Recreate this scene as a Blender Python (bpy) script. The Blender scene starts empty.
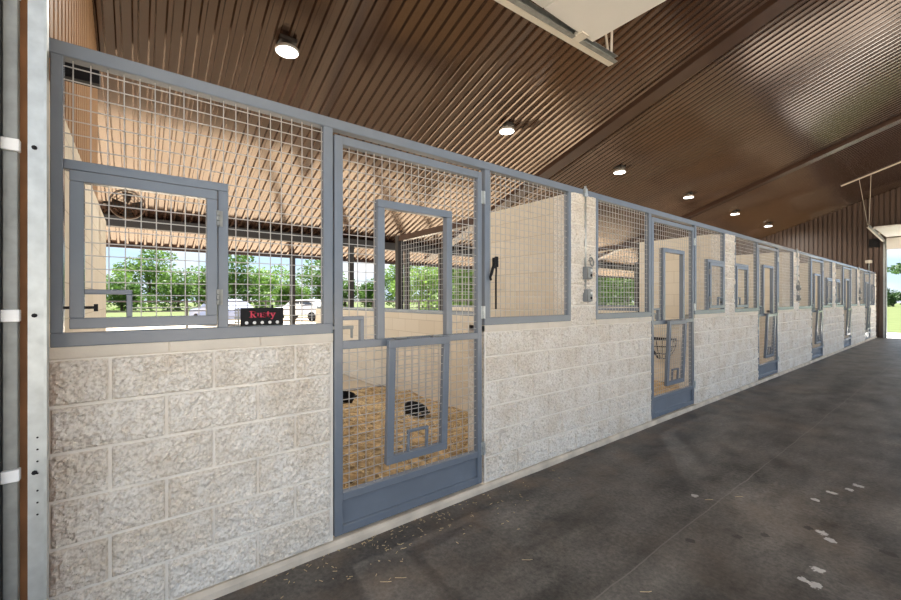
import bpy, math, random
import numpy as np
from mathutils import Vector, Matrix, noise as mnoise

sc = bpy.context.scene
COL = sc.collection
random.seed(7)
rng = np.random.default_rng(7)
PI = math.pi

# ------------------------------------------------------------------ helpers
class MB:
    """collects shapes, builds ONE mesh object"""
    def __init__(self):
        self.v = []; self.f = []; self.m = []
    def add(self, vs, fs, mi=0):
        n = len(self.v)
        self.v.extend([tuple(p) for p in vs])
        self.f.extend([tuple(i + n for i in f) for f in fs])
        self.m.extend([mi] * len(fs))
        return self
    def box(self, x0, x1, y0, y1, z0, z1, mi=0):
        vs = [(x0,y0,z0),(x1,y0,z0),(x1,y1,z0),(x0,y1,z0),(x0,y0,z1),(x1,y0,z1),(x1,y1,z1),(x0,y1,z1)]
        fs = [(0,3,2,1),(4,5,6,7),(0,1,5,4),(1,2,6,5),(2,3,7,6),(3,0,4,7)]
        return self.add(vs, fs, mi)
    def bar(self, a, b, w, h=None, up=(0,0,1), mi=0):
        """rectangular bar from a to b"""
        h = h or w
        a = Vector(a); b = Vector(b); d = (b - a).normalized(); up = Vector(up)
        if abs(d.dot(up)) > .98: up = Vector((1,0,0))
        s = d.cross(up).normalized(); u = s.cross(d).normalized()
        vs = []
        for p in (a, b):
            for i, j in ((-1,-1),(1,-1),(1,1),(-1,1)):
                vs.append(p + s*(i*w/2) + u*(j*h/2))
        return self.add(vs, [(0,1,2,3),(7,6,5,4),(0,4,5,1),(1,5,6,2),(2,6,7,3),(3,7,4,0)], mi)
    def tube(self, pts, r, n=8, cap=True, mi=0):
        pts = [Vector(p) for p in pts]
        rs = r if isinstance(r, (list, tuple)) else [r]*len(pts)
        vs = []; fs = []
        prev = None
        for i, p in enumerate(pts):
            d = (pts[min(i+1, len(pts)-1)] - pts[max(i-1, 0)]).normalized()
            ref = prev if prev is not None else (Vector((0,0,1)) if abs(d.z) < .9 else Vector((1,0,0)))
            s = d.cross(ref).normalized(); u = s.cross(d).normalized(); prev = u
            for k in range(n):
                t = 2*PI*k/n
                vs.append(p + s*(math.cos(t)*rs[i]) + u*(math.sin(t)*rs[i]))
        for i in range(len(pts)-1):
            for k in range(n):
                a = i*n + k; b = i*n + (k+1) % n
                fs.append((a, b, b+n, a+n))
        if cap:
            fs.append(tuple(reversed(range(n)))); fs.append(tuple(range((len(pts)-1)*n, len(pts)*n)))
        return self.add(vs, fs, mi)
    def lathe(self, prof, n=20, origin=(0,0,0), axis='z', mi=0, cap=True):
        """prof: list of (radius, height)"""
        o = Vector(origin); vs = []; fs = []
        for r, h in prof:
            for k in range(n):
                t = 2*PI*k/n
                c, s = r*math.cos(t), r*math.sin(t)
                if axis == 'z': p = (c, s, h)
                elif axis == 'y': p = (c, h, s)
                else: p = (h, c, s)
                vs.append(o + Vector(p))
        for i in range(len(prof)-1):
            for k in range(n):
                a = i*n + k; b = i*n + (k+1) % n
                fs.append((a, b, b+n, a+n))
        if cap: fs.append(tuple(reversed(range(n)))); fs.append(tuple(range((len(prof)-1)*n, len(prof)*n)))
        return self.add(vs, fs, mi)
    def prism(self, poly, y0, y1, mi=0):
        """poly in (x,z), extruded along y"""
        n = len(poly)
        vs = [(x, y0, z) for x, z in poly] + [(x, y1, z) for x, z in poly]
        fs = [tuple(range(n)), tuple(reversed(range(n, 2*n)))]
        for i in range(n):
            j = (i+1) % n
            fs.append((i, i+n, j+n, j))
        return self.add(vs, fs, mi)
    def build(self, name, mats, parent=None, smooth=False, bevel=0, seg=1, kind=None, label=None, cat=None, group=None):
        me = bpy.data.meshes.new(name)
        me.from_pydata(self.v, [], self.f)
        for m in (mats if isinstance(mats, (list, tuple)) else [mats]): me.materials.append(m)
        me.polygons.foreach_set('material_index', self.m)
        if smooth: me.polygons.foreach_set('use_smooth', [True]*len(self.f))
        me.update()
        import bmesh
        bm = bmesh.new(); bm.from_mesh(me)
        bmesh.ops.recalc_face_normals(bm, faces=bm.faces); bm.to_mesh(me); bm.free()
        o = bpy.data.objects.new(name, me); COL.objects.link(o)
        if parent is not None: o.parent = parent
        if bevel:
            b = o.modifiers.new('bevel', 'BEVEL'); b.width = bevel; b.segments = seg; b.limit_method = 'ANGLE'
        return tag(o, label, cat, group, kind)

def tag(o, label=None, cat=None, group=None, kind=None):
    if label: o['label'] = label
    if cat: o['category'] = cat
    if group: o['group'] = group
    if kind: o['kind'] = kind
    return o

def thing(name, label, cat, loc=(0,0,0), rz=0, group=None):
    o = bpy.data.objects.new(name, None); COL.objects.link(o)
    o.location = loc; o.rotation_euler = (0,0,rz); o.empty_display_size = .2
    return tag(o, label, cat, group)

def dup(root, loc, rz=None, label=None, scale=None):
    r = root.copy(); COL.objects.link(r); r.location = loc
    if rz is not None: r.rotation_euler = (0,0,rz)
    if scale: r.scale = scale
    if label: r['label'] = label
    for ch in list(root.children):
        c = ch.copy(); COL.objects.link(c); c.parent = r
        for g in list(ch.children):
            d = g.copy(); COL.objects.link(d); d.parent = c
    return r

# ------------------------------------------------------------------ materials
def new_mat(name):
    m = bpy.data.materials.new(name); m.use_nodes = True
    return m, m.node_tree.nodes, m.node_tree.links, m.node_tree.nodes['Principled BSDF']

def L(c):   # sRGB 0-255 -> linear
    return tuple(((v/255)/12.92 if v/255 <= .04045 else ((v/255+.055)/1.055)**2.4) for v in c) + (1,)

def mat(name, col, rough=.5, metal=0, spec=.5, var=.0, scale=8, bump=0, bscale=60, emit=None, estr=0, coord='Object'):
    m, N, K, B = new_mat(name)
    B.inputs['Base Color'].default_value = col
    B.inputs['Roughness'].default_value = rough
    B.inputs['Metallic'].default_value = metal
    B.inputs['Specular IOR Level'].default_value = spec
    tc = N.new('ShaderNodeTexCoord')
    if var:
        n = N.new('ShaderNodeTexNoise'); n.inputs['Scale'].default_value = scale; n.inputs['Detail'].default_value = 6
        K.new(tc.outputs[coord], n.inputs['Vector'])
        r = N.new('ShaderNodeValToRGB')
        r.color_ramp.elements[0].position = .3; r.color_ramp.elements[1].position = .7
        r.color_ramp.elements[0].color = tuple(c*(1-var) for c in col[:3]) + (1,)
        r.color_ramp.elements[1].color = tuple(min(1, c*(1+var)) for c in col[:3]) + (1,)
        K.new(n.outputs['Fac'], r.inputs['Fac']); K.new(r.outputs['Color'], B.inputs['Base Color'])
    if bump:
        n2 = N.new('ShaderNodeTexNoise'); n2.inputs['Scale'].default_value = bscale; n2.inputs['Detail'].default_value = 5
        K.new(tc.outputs[coord], n2.inputs['Vector'])
        b = N.new('ShaderNodeBump'); b.inputs['Strength'].default_value = bump; b.inputs['Distance'].default_value = .01
        K.new(n2.outputs['Fac'], b.inputs['Height']); K.new(b.outputs['Normal'], B.inputs['Normal'])
    if emit:
        B.inputs['Emission Color'].default_value = emit; B.inputs['Emission Strength'].default_value = estr
    return m

M = {}
M['steel'] = mat('grey_blue_paint', (.190,.222,.270,1), .24, 0, .7, .05, 5, .04, 220)
M['wire'] = mat('painted_wire', (.46,.45,.44,1), .4, .3, .5)
M['galv'] = mat('galvanised', (.55,.58,.58,1), .42, .75, .5, .12, 18)
M['galv_dark'] = mat('galvanised_dull', (.30,.31,.30,1), .5, .6, .5, .2, 14)
M['cream'] = mat('cream_steel', (.70,.65,.56,1), .5, 0, .4, .05, 3)
M['white'] = mat('white_panel', (.80,.78,.73,1), .55, 0, .4, .03, 2)
M['black'] = mat('black_plastic', (.010,.010,.012,1), .5, 0, .2)
M['rubber'] = mat('black_rubber', (.010,.010,.012,1), .6, 0, .3, .2, 20)
M['brown'] = mat('brown_sheet', (.046,.025,.018,1), .15, .0, 1.0, .08, 1.2); M['brown'].node_tree.nodes['Principled BSDF'].inputs['IOR'].default_value = 1.78; M['brown'].node_tree.nodes['Principled BSDF'].inputs['Specular Tint'].default_value = (1,.82,.68,1)
M['brown_wall'] = mat('brown_wall_sheet', (.105,.068,.052,1), .42, .0, .5, .10, 1.0)
M['tan_wall'] = mat('tan_sheet', (.30,.17,.085,1), .45, 0, .5, .12, 1.0)
M['brown_beam'] = mat('brown_beam', (.060,.034,.024,1), .25, 0, .5, .08, 2)
M['darksteel'] = mat('dark_post', (.022,.018,.016,1), .5)
M['wood'] = mat('jamb_wood', (.36,.17,.075,1), .6, 0, .3, .25, 6)
M['block_smooth'] = mat('sill_block', (.78,.71,.61,1), .8, 0, .2, .06, 6, .15, 120)
M['mortar'] = mat('pale_mortar', (.90,.855,.78,1), .9, 0, .2, .05, 8)
M['curb'] = mat('curb_concrete', (.70,.61,.50,1), .85, 0, .2, .22, 5, .25, 60)
M['box_grey'] = mat('grey_box', (.27,.29,.31,1), .45, .2)
M['red_letter'] = mat('red_letters', (.75,.06,.12,1), .45, emit=(.8,.05,.12,1), estr=0)
M['white_paint'] = mat('white_enamel', (.85,.85,.85,1), .3)
M['lens'] = mat('lamp_lens', (.9,.9,.9,1), .3, emit=(1,.97,.92,1), estr=9)
M['lampbody'] = mat('lamp_body', (.62,.60,.57,1), .4, .3)
M['rope'] = mat('black_webbing', (.010,.010,.012,1), .7)
M['glass'] = mat('car_glass', (.03,.04,.05,1), .1, 0, .6)
M['carpaint'] = mat('car_white', (.75,.75,.76,1), .25)
M['carblue'] = mat('car_blue_grey', (.30,.34,.50,1), .25)
M['bark'] = mat('bark', (.12,.085,.06,1), .9, 0, .2, .3, 10)
M['fence'] = mat('pipe_steel', (.055,.050,.048,1), .5, .3)
M['straw'] = mat('straw', (.44,.31,.17,1), .8, 0, .2, .55, 14, .8, 30)
M['straw2'] = mat('straw_blade', (.66,.52,.31,1), .7, 0, .3, .3, 30)
M['fanblade'] = mat('fan_bronze', (.10,.05,.025,1), .5, .3)

def mat_leaf(name, a, b):
    m, N, K, B = new_mat(name)
    oi = N.new('ShaderNodeObjectInfo'); geo = N.new('ShaderNodeNewGeometry')
    n = N.new('ShaderNodeTexNoise'); n.inputs['Scale'].default_value = 1.3
    tc = N.new('ShaderNodeTexCoord'); K.new(tc.outputs['Object'], n.inputs['Vector'])
    ad = N.new('ShaderNodeMath'); ad.operation = 'ADD'
    K.new(n.outputs['Fac'], ad.inputs[0])
    ml = N.new('ShaderNodeMath'); ml.operation = 'MULTIPLY_ADD'; ml.inputs[1].default_value = .5; ml.inputs[2].default_value = -.25
    K.new(oi.outputs['Random'], ml.inputs[0]); K.new(ml.outputs[0], ad.inputs[1])
    r = N.new('ShaderNodeValToRGB')
    r.color_ramp.elements[0].position = .3; r.color_ramp.elements[1].position = .7
    r.color_ramp.elements[0].color = a; r.color_ramp.elements[1].color = b
    K.new(ad.outputs[0], r.inputs['Fac']); K.new(r.outputs['Color'], B.inputs['Base Color'])
    B.inputs['Roughness'].default_value = .6
    # leaves let some light through
    tr = N.new('ShaderNodeBsdfTranslucent'); K.new(r.outputs['Color'], tr.inputs['Color'])
    mx = N.new('ShaderNodeMixShader'); mx.inputs['Fac'].default_value = .4
    out = N['Material Output']
    K.new(B.outputs[0], mx.inputs[1]); K.new(tr.outputs[0], mx.inputs[2]); K.new(mx.outputs[0], out.inputs['Surface'])
    return m
M['leaf'] = mat_leaf('leaves_green', (.06,.13,.02,1), (.17,.29,.055,1))
M['leaf_dark'] = mat_leaf('leaves_dark', (.03,.07,.022,1), (.07,.14,.04,1))

def mat_rock():
    m, N, K, B = new_mat('split_face_block')
    tc = N.new('ShaderNodeTexCoord')
    n = N.new('ShaderNodeTexNoise'); n.inputs['Scale'].default_value = 3.5; n.inputs['Detail'].default_value = 5
    K.new(tc.outputs['Object'], n.inputs['Vector'])
    r = N.new('ShaderNodeValToRGB')
    e = r.color_ramp.elements
    e[0].position = .32; e[0].color = (.80,.725,.63,1)
    e[1].position = .58; e[1].color = (.90,.855,.79,1)
    K.new(n.outputs['Fac'], r.inputs['Fac'])
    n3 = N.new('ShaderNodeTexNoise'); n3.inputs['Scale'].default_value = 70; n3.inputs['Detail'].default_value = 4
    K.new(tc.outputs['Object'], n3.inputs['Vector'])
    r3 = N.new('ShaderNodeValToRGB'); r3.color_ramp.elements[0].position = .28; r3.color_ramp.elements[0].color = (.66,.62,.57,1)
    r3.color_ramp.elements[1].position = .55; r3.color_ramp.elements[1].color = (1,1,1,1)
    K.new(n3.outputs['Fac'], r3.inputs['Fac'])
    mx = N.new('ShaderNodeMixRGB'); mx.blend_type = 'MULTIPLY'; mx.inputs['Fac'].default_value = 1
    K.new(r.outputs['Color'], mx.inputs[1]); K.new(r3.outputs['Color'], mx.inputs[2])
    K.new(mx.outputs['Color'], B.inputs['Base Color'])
    B.inputs['Roughness'].default_value = .88; B.inputs['Specular IOR Level'].default_value = .2
    b = N.new('ShaderNodeBump'); b.inputs['Strength'].default_value = .7; b.inputs['Distance'].default_value = .006
    n2 = N.new('ShaderNodeTexNoise'); n2.inputs['Scale'].default_value = 85; n2.inputs['Detail'].default_value = 6
    K.new(tc.outputs['Object'], n2.inputs['Vector'])
    K.new(n2.outputs['Fac'], b.inputs['Height']); K.new(b.outputs['Normal'], B.inputs['Normal'])
    return m
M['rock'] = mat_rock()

def mat_cmu():
    """painted smooth block of the stall partitions; joints run with x and z"""
    m, N, K, B = new_mat('tan_block')
    tc = N.new('ShaderNodeTexCoord'); sp = N.new('ShaderNodeSeparateXYZ'); cb = N.new('ShaderNodeCombineXYZ')
    K.new(tc.outputs['Object'], sp.inputs[0])
    K.new(sp.outputs['X'], cb.inputs['X']); K.new(sp.outputs['Z'], cb.inputs['Y'])
    br = N.new('ShaderNodeTexBrick')
    br.inputs['Scale'].default_value = 1; br.inputs['Brick Width'].default_value = .406; br.inputs['Row Height'].default_value = .2005
    br.inputs['Mortar Size'].default_value = .004; br.inputs['Mortar Smooth'].default_value = .3
    br.inputs['Color1'].default_value = (.70,.62,.50,1); br.inputs['Color2'].default_value = (.76,.69,.58,1)
    br.inputs['Mortar'].default_value = (.55,.48,.38,1)
    K.new(cb.outputs[0], br.inputs['Vector'])
    K.new(br.outputs['Color'], B.inputs['Base Color'])
    B.inputs['Roughness'].default_value = .8; B.inputs['Specular IOR Level'].default_value = .2
    b = N.new('ShaderNodeBump'); b.inputs['Strength'].default_value = .5; b.inputs['Distance'].default_value = .004; b.invert = True
    K.new(br.outputs['Fac'], b.inputs['Height']); K.new(b.outputs['Normal'], B.inputs['Normal'])
    return m
M['cmu'] = mat_cmu()

def mat_floor():
    m, N, K, B = new_mat('stained_concrete')
    tc = N.new('ShaderNodeTexCoord'); P = tc.outputs['Object']
    def noise(scale, detail=6, vec=P, rough=.55):
        n = N.new('ShaderNodeTexNoise'); n.inputs['Scale'].default_value = scale; n.inputs['Detail'].default_value = detail
        n.inputs['Roughness'].default_value = rough
        K.new(vec, n.inputs['Vector']); return n.outputs['Fac']
    def ramp(src, p0, c0, p1, c1):
        r = N.new('ShaderNodeValToRGB'); e = r.color_ramp.elements
        e[0].position = p0; e[0].color = c0; e[1].position = p1; e[1].color = c1
        K.new(src, r.inputs['Fac']); return r.outputs['Color']
    def mix(a, b, fac, mode='MIX'):
        x = N.new('ShaderNodeMixRGB'); x.blend_type = mode
        if isinstance(fac, float): x.inputs['Fac'].default_value = fac
        else: K.new(fac, x.inputs['Fac'])
        for i, s in ((1, a), (2, b)):
            if isinstance(s, tuple): x.inputs[i].default_value = s
            else: K.new(s, x.inputs[i])
        return x.outputs['Color']
    def math_(op, a, b=None, c=None):
        x = N.new('ShaderNodeMath'); x.operation = op
        for i, s in enumerate((a, b, c)):
            if s is None: continue
            if isinstance(s, (int, float)): x.inputs[i].default_value = s
            else: K.new(s, x.inputs[i])
        return x.outputs[0]
    mp = N.new('ShaderNodeMapping'); mp.inputs['Scale'].default_value = (1.6, .7, 1); K.new(P, mp.inputs['Vector'])
    base = ramp(noise(2.2, 10, mp.outputs[0], .65), .30, (.034,.030,.027,1), .74, (.190,.175,.160,1))
    fine = ramp(noise(38, 8, P, .75), .32, (.45,.45,.45,1), .70, (1.55,1.52,1.48,1))
    col = mix(base, fine, 1.0, 'MULTIPLY')
    # brown dust blown against the wall foot
    sp = N.new('ShaderNodeSeparateXYZ'); K.new(P, sp.inputs[0])
    nearwall = N.new('ShaderNodeMapRange'); nearwall.inputs['From Min'].default_value = 1.0; nearwall.inputs['From Max'].default_value = .0
    K.new(sp.outputs['X'], nearwall.inputs['Value'])
    dust = math_('MULTIPLY', nearwall.outputs[0], ramp(noise(3.1, 8), .48, (0,0,0,1), .75, (1,1,1,1)))
    col = mix(col, (.23,.155,.10,1), math_('MULTIPLY', dust, .75))
    col = mix(col, (.16,.115,.08,1), math_('MULTIPLY', ramp(noise(.9, 6), .50, (0,0,0,1), .72, (1,1,1,1)), .5))
    # pale chalky flecks
    fl = ramp(noise(13, 10, P, .75), .60, (0,0,0,1), .74, (1,1,1,1))
    col = mix(col, (.26,.245,.23,1), math_('MULTIPLY', fl, .5))
    # sawn joint along the aisle
    wob = math_('MULTIPLY', math_('SUBTRACT', noise(1.2, 3), .5), .06)
    d = math_('ABSOLUTE', math_('ADD', math_('SUBTRACT', sp.outputs['X'], 1.21), wob))
    jn = math_('MULTIPLY', math_('LESS_THAN', d, .004), .55)
    col = mix(col, (.22,.20,.18,1), jn)
    # dried white hoof marks and darker wet spots
    nz = noise(22, 5, P, .7)
    marks = []
    for (cx, cy, rx, ry, w) in SPOTS:
        dx = math_('DIVIDE', math_('SUBTRACT', sp.outputs['X'], cx), rx)
        dy = math_('DIVIDE', math_('SUBTRACT', sp.outputs['Y'], cy), ry)
        q = math_('ADD', math_('ADD', math_('MULTIPLY', dx, dx), math_('MULTIPLY', dy, dy)), math_('MULTIPLY', math_('SUBTRACT', nz, .5), 5.0))
        k = math_('LESS_THAN', q, .75)
        col = mix(col, (.62,.60,.57,1) if w else (.022,.018,.016,1), math_('MULTIPLY', k, .75))
    K.new(col, B.inputs['Base Color'])
    rr = N.new('ShaderNodeMapRange'); rr.inputs['To Min'].default_value = .36; rr.inputs['To Max'].default_value = .62
    K.new(noise(3.0, 8), rr.inputs['Value']); K.new(rr.outputs[0], B.inputs['Roughness'])
    b = N.new('ShaderNodeBump'); b.inputs['Strength'].default_value = .25; b.inputs['Distance'].default_value = .01
    K.new(noise(30, 8), b.inputs['Height']); K.new(b.outputs['Normal'], B.inputs['Normal'])
    return m

# ------------------------------------------------------------------ camera frame (16 mm lens, level)
FPX, CX, CY = 404.0, 450.5, 300.3
TH = math.atan(521.5/FPX); SN, CS = math.sin(TH), math.cos(TH)
CAM = Vector((2.37, 0, 1.508))
def ray(px, py):
    a = (px-CX)/FPX; v = (CY-py)/FPX
    return Vector((-SN + a*CS, CS + a*SN, v))
def on_floor(px, py, z=0):
    d = ray(px, py); t = (z-CAM.z)/d.z
    return CAM + d*t
def at_depth(px, py, t):
    return CAM + ray(px, py)*t
cam = bpy.data.cameras.new('camera'); co = bpy.data.objects.new('camera', cam); COL.objects.link(co)
cam.sensor_width = 36; cam.lens = FPX/901*36; cam.clip_end = 600; cam.clip_start = .05
co.location = CAM; co.rotation_euler = (PI/2, 0, TH)
cam.shift_y = 0
sc.camera = co

SPOTS = []
for (px, py, w, k) in ((832,493,.05,1),(815,500,.045,1),(822,533,.06,1),(830,540,.05,1),(818,570,.05,1),(815,585,.055,1),(804,580,.04,1),
                       (858,486,.06,1),(850,490,.05,1),(695,496,.05,1),(765,535,.05,0),(808,528,.05,0),(738,537,.05,0),(690,541,.05,0),(890,554,.06,0)):
    p = on_floor(px, py); SPOTS.append((p.x, p.y, w*.62, w*.62, k))
M['floor'] = mat_floor()

# ------------------------------------------------------------------ key dimensions
PITCH = 3.97; NST = 6
Y0, Y1 = -.31, 23.5           # inner faces of the two end walls
RZ = lambda x: 5.72 + .333*x if x <= RX else 5.72 + .333*RX - .333*(x-RX)
RX = 2.45                     # ridge
EAVE, EAVE2 = -8.96, 5.2  # unseen opposite slope cut short to let skylight onto the stall wall
Z_CURB, Z_BLK, Z_SILL, Z_FR, Z_RAILB, Z_RAIL = .05, 1.2535, 1.307, 1.367, 2.549, 2.611
DOOR = [(.946 + PITCH*k, 2.150 + PITCH*k) for k in range(NST)]
PIER = [(3.310 + PITCH*k, 3.735 + PITCH*k) for k in range(NST)]
PIER[-1] = (PIER[-1][0], Y1)
POSTW = .056

# ------------------------------------------------------------------ floor, ground
MB().box(-4.1, 5.6, -.60, 23.62, -.15, 0).build('floor', M['floor'], kind='structure')
def mat_ground():
    m, N, K, B = new_mat('yard_ground')
    tc = N.new('ShaderNodeTexCoord'); P = tc.outputs['Object']
    n = N.new('ShaderNodeTexNoise'); n.inputs['Scale'].default_value = .06; n.inputs['Detail'].default_value = 8; K.new(P, n.inputs['Vector'])
    n2 = N.new('ShaderNodeTexNoise'); n2.inputs['Scale'].default_value = .8; n2.inputs['Detail'].default_value = 8; K.new(P, n2.inputs['Vector'])
    sp = N.new('ShaderNodeSeparateXYZ'); K.new(P, sp.inputs[0])
    def ramp(src, p0, c0, p1, c1):
        r = N.new('ShaderNodeValToRGB'); e = r.color_ramp.elements
        e[0].position = p0; e[0].color = c0; e[1].position = p1; e[1].color = c1
        K.new(src, r.inputs['Fac']); return r.outputs['Color']
    sand = ramp(n2.outputs['Fac'], .3, (.54,.45,.34,1), .7, (.66,.57,.45,1))
    grass = ramp(n2.outputs['Fac'], .3, (.085,.112,.042,1), .7, (.125,.15,.062,1))
    # yard behind the stalls is sand; grass beyond x<-24 and past the far door
    def mr(o, a, b):
        x = N.new('ShaderNodeMapRange'); x.inputs['From Min'].default_value = a; x.inputs['From Max'].default_value = b
        K.new(o, x.inputs['Value']); return x.outputs[0]
    a = mr(sp.outputs['Y'], 27.5, 28.2); b = mr(sp.outputs['X'], -32, -40)
    mx = N.new('ShaderNodeMath'); mx.operation = 'MAXIMUM'; K.new(a, mx.inputs[0]); K.new(b, mx.inputs[1])
    mixr = N.new('ShaderNodeMixRGB'); K.new(mx.outputs[0], mixr.inputs['Fac']); K.new(sand, mixr.inputs[1]); K.new(grass, mixr.inputs[2])
    K.new(mixr.outputs[0], B.inputs['Base Color']); B.inputs['Roughness'].default_value = .95; B.inputs['Specular IOR Level'].default_value = .1
    return m
g = MB()
g.add([(-300,-200,-.06),(200,-200,-.06),(200,300,-.06),(-300,300,-.06)], [(0,1,2,3)])
g.build('ground', mat_ground(), kind='structure')
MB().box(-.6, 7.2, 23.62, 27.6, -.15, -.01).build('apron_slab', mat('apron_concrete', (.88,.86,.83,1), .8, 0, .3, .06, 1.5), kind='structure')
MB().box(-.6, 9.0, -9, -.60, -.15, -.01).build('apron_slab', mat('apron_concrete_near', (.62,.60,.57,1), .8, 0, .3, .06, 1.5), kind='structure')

# ------------------------------------------------------------------ block wall with split faces
def vnoise(y, z, s, seed):
    """smooth value noise on arrays"""
    u = y*s + seed*17.13; w = z*s + seed*5.71
    iu = np.floor(u).astype(int); iw = np.floor(w).astype(int)
    fu = u-iu; fw = w-iw
    fu = fu*fu*(3-2*fu); fw = fw*fw*(3-2*fw)
    def h(a, b):
        n = (a*374761393 + b*668265263 + seed*1442695041) & 0x7fffffff
        n = ((n ^ (n >> 13))*1274126177) & 0x7fffffff
        return ((n ^ (n >> 16)) & 0xffff)/65535.0
    return (h(iu,iw)*(1-fu)+h(iu+1,iw)*fu)*(1-fw) + (h(iu,iw+1)*(1-fu)+h(iu+1,iw+1)*fu)*fw
def facets(y, z, cell, seed):
    """chipped planes: nearest jittered point, random height and slope per point"""
    gy = np.floor(y/cell).astype(int); gz = np.floor(z/cell).astype(int)
    best = np.full(y.shape, 1e9); h = np.zeros(y.shape)
    def hs(a, b, q):
        n = (a*374761393 + b*668265263 + (seed+q)*1442695041) & 0x7fffffff
        n = ((n ^ (n >> 13))*1274126177) & 0x7fffffff
        return ((n ^ (n >> 16)) & 0xffff)/65535.0
    for i in (-1,0,1):
        for j in (-1,0,1):
            a = gy+i; b = gz+j
            py = (a+hs(a,b,1))*cell; pz = (b+hs(a,b,2))*cell
            dy = y-py; dz = z-pz; d = dy*dy+dz*dz*1.3
            v = hs(a,b,3) + ((hs(a,b,4)-.5)*dy + (hs(a,b,5)-.5)*dz)/cell*1.5
            m = d < best
            h = np.where(m, v, h); best = np.where(m, d, best)
    return h
BL = .4064; RH = (Z_BLK-Z_CURB)/6
def relief(y, z, pier=None, ends=None):
    row = np.floor((Z_BLK - z)/RH + 1e-6).astype(int)
    zc = (Z_BLK - z)/RH - row                       # 0..1 in the course
    off = np.where(row % 2 == 0, -.0977, .1107)
    bi = np.floor((y-off)/BL).astype(int)
    yc = (y-off)/BL - bi
    dz = np.minimum(zc, 1-zc)*RH
    dy = np.minimum(yc, 1-yc)*BL
    if pier is not None: dy = np.minimum(np.minimum(y-pier[0], pier[1]-y), .1)
    if ends: dy = np.minimum(dy, np.minimum(y-ends[0], ends[1]-y)*.35+.001)
    d = np.minimum(dz, dy)
    pil = np.clip((d-.0025)/.012, 0, 1)
    seed = 3
    wy = y + .02*vnoise(y, z, 26, 11); wz = z + .02*vnoise(y, z, 26, 12)
    big = vnoise(wy, wz, 11, seed)
    mid = np.abs(vnoise(wy, wz, 26, 4)-.5)*2
    fin = vnoise(wy, wz, 60, 5)
    mid2 = vnoise(wy, wz, 38, 8)
    tilt = (vnoise(bi*3.7+.5, row*2.3+.5, 1, 9)-.5)
    crag = np.abs(vnoise(wy, wz, 44, 15)-.5)*2
    h = .004 + .010*big + .006*(1-mid) + .011*facets(wy, wz, .040, 31) + .008*facets(wy, wz, .019, 77) + .004*fin + .014*tilt*(yc-.5)
    j = np.where(d < .0030, -.003, 0)               # joint
    mort = d < (.0065 if pier is None else .0045)
    return np.where(mort, .0065, pil*h + (1-pil)*.0065) - .012, mort
def rock_patch(mb, y0, y1, z0, z1, res, pier=None):
    def axis(a, b, joints):
        base = np.linspace(a, b, max(2, int(round((b-a)/res))+1))
        mw = .0062
        base = [v for v in base if all(abs(v-j) > mw*1.6 for j in joints) or v in (a, b)]
        return np.array(sorted(set(base + [j+d for j in joints for d in (-mw, 0, mw) if a < j+d < b])))
    zj = [Z_BLK-RH*i for i in range(-8, 8)]
    yj = [] if pier is not None else [o+BL*i for o in (-.0977, .1107) for i in range(-3, 62)]
    ys = axis(y0, y1, [j for j in yj if y0 < j < y1]); zs = axis(z0, z1, [j for j in zj if z0-.01 < j < z1+.01])
    ny = len(ys); nz = len(zs)
    _, MO = relief(*np.meshgrid((ys[1:]+ys[:-1])/2, (zs[1:]+zs[:-1])/2), pier, (y0, y1))
    Y, Z = np.meshgrid(ys, zs)
    X, _ = relief(Y, Z-1e-5, pier, (y0, y1))
    vs = np.stack([X, Y, Z], -1).reshape(-1, 3).tolist()
    fs = []; mi = []
    for j in range(nz-1):
        for i in range(ny-1):
            a = j*ny+i; fs.append((a, a+1, a+1+ny, a+ny)); mi.append(1 if MO[j,i] else 0)
    mb.add(vs, fs); mb.m[-len(fs):] = mi
    mb.box(-.2, -.0165, y0, y1, z0, z1)
w = MB()
segs = []
prev = Y0
for k in range(NST):
    segs.append((prev, DOOR[k][0]-.008)); prev = DOOR[k][1]+.03
segs.append((prev, Y1))
for i, (a, b) in enumerate(segs):
    res = (.0066, .0075, .012, .02, .03, .04, .04)[i]
    rock_patch(w, a, b, Z_CURB, Z_BLK, res)
for k, (a, b) in enumerate(PIER):
    res = (.008, .012, .02, .04, .04, .04)[k]
    rock_patch(w, a, b, Z_BLK, Z_RAILB, res, (a, b))
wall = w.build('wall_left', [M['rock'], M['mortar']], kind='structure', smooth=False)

# smooth sill course under the grilles, cast blocks with open joints
s_ = MB()
for k in range(NST):
    o = PITCH*k
    spans = [((Y0 if k == 0 else PIER[k-1][1]), DOOR[k][0]-.008), (DOOR[k][1]+.03, PIER[k][0])]
    for a, b in spans:
        cuts = [a]; c0 = .1207 + BL*math.ceil((a-.1207+.06)/BL)
        while c0 < b-.06: cuts.append(c0); c0 += BL
        cuts.append(b)
        for i in range(len(cuts)-1):
            s_.box(-.2, .004, cuts[i]+(.003 if i else 0), cuts[i+1]-.001, Z_BLK+.003, Z_SILL)
        s_.box(-.19, -.002, a, b, Z_BLK, Z_SILL-.002)
s_.build('trim_1', M['block_smooth'], kind='structure', bevel=.003)

# concrete curb under wall and doors
c_ = MB()
for i in range(60):
    pass
ny = 240; ys = np.linspace(Y0, Y1, ny)
prof = []
vs = []; fs = []
for i, y in enumerate(ys):
    j = .006*(float(vnoise(np.array([y]), np.array([0.3]), 4, 21)[0])-.5)
    vs += [(-.2, y, 0), (.030+j, y, 0), (.026+j, y, .030), (.012, y, .0495+j*.5), (-.2, y, .0495+j*.5)]
for i in range(ny-1):
    a = i*5; b = a+5
    for q in range(4): fs.append((a+q, b+q, b+q+1, a+q+1))
c_.add(vs, fs)
c_.build('baseboard_left', M['curb'], kind='structure', smooth=False)

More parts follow.
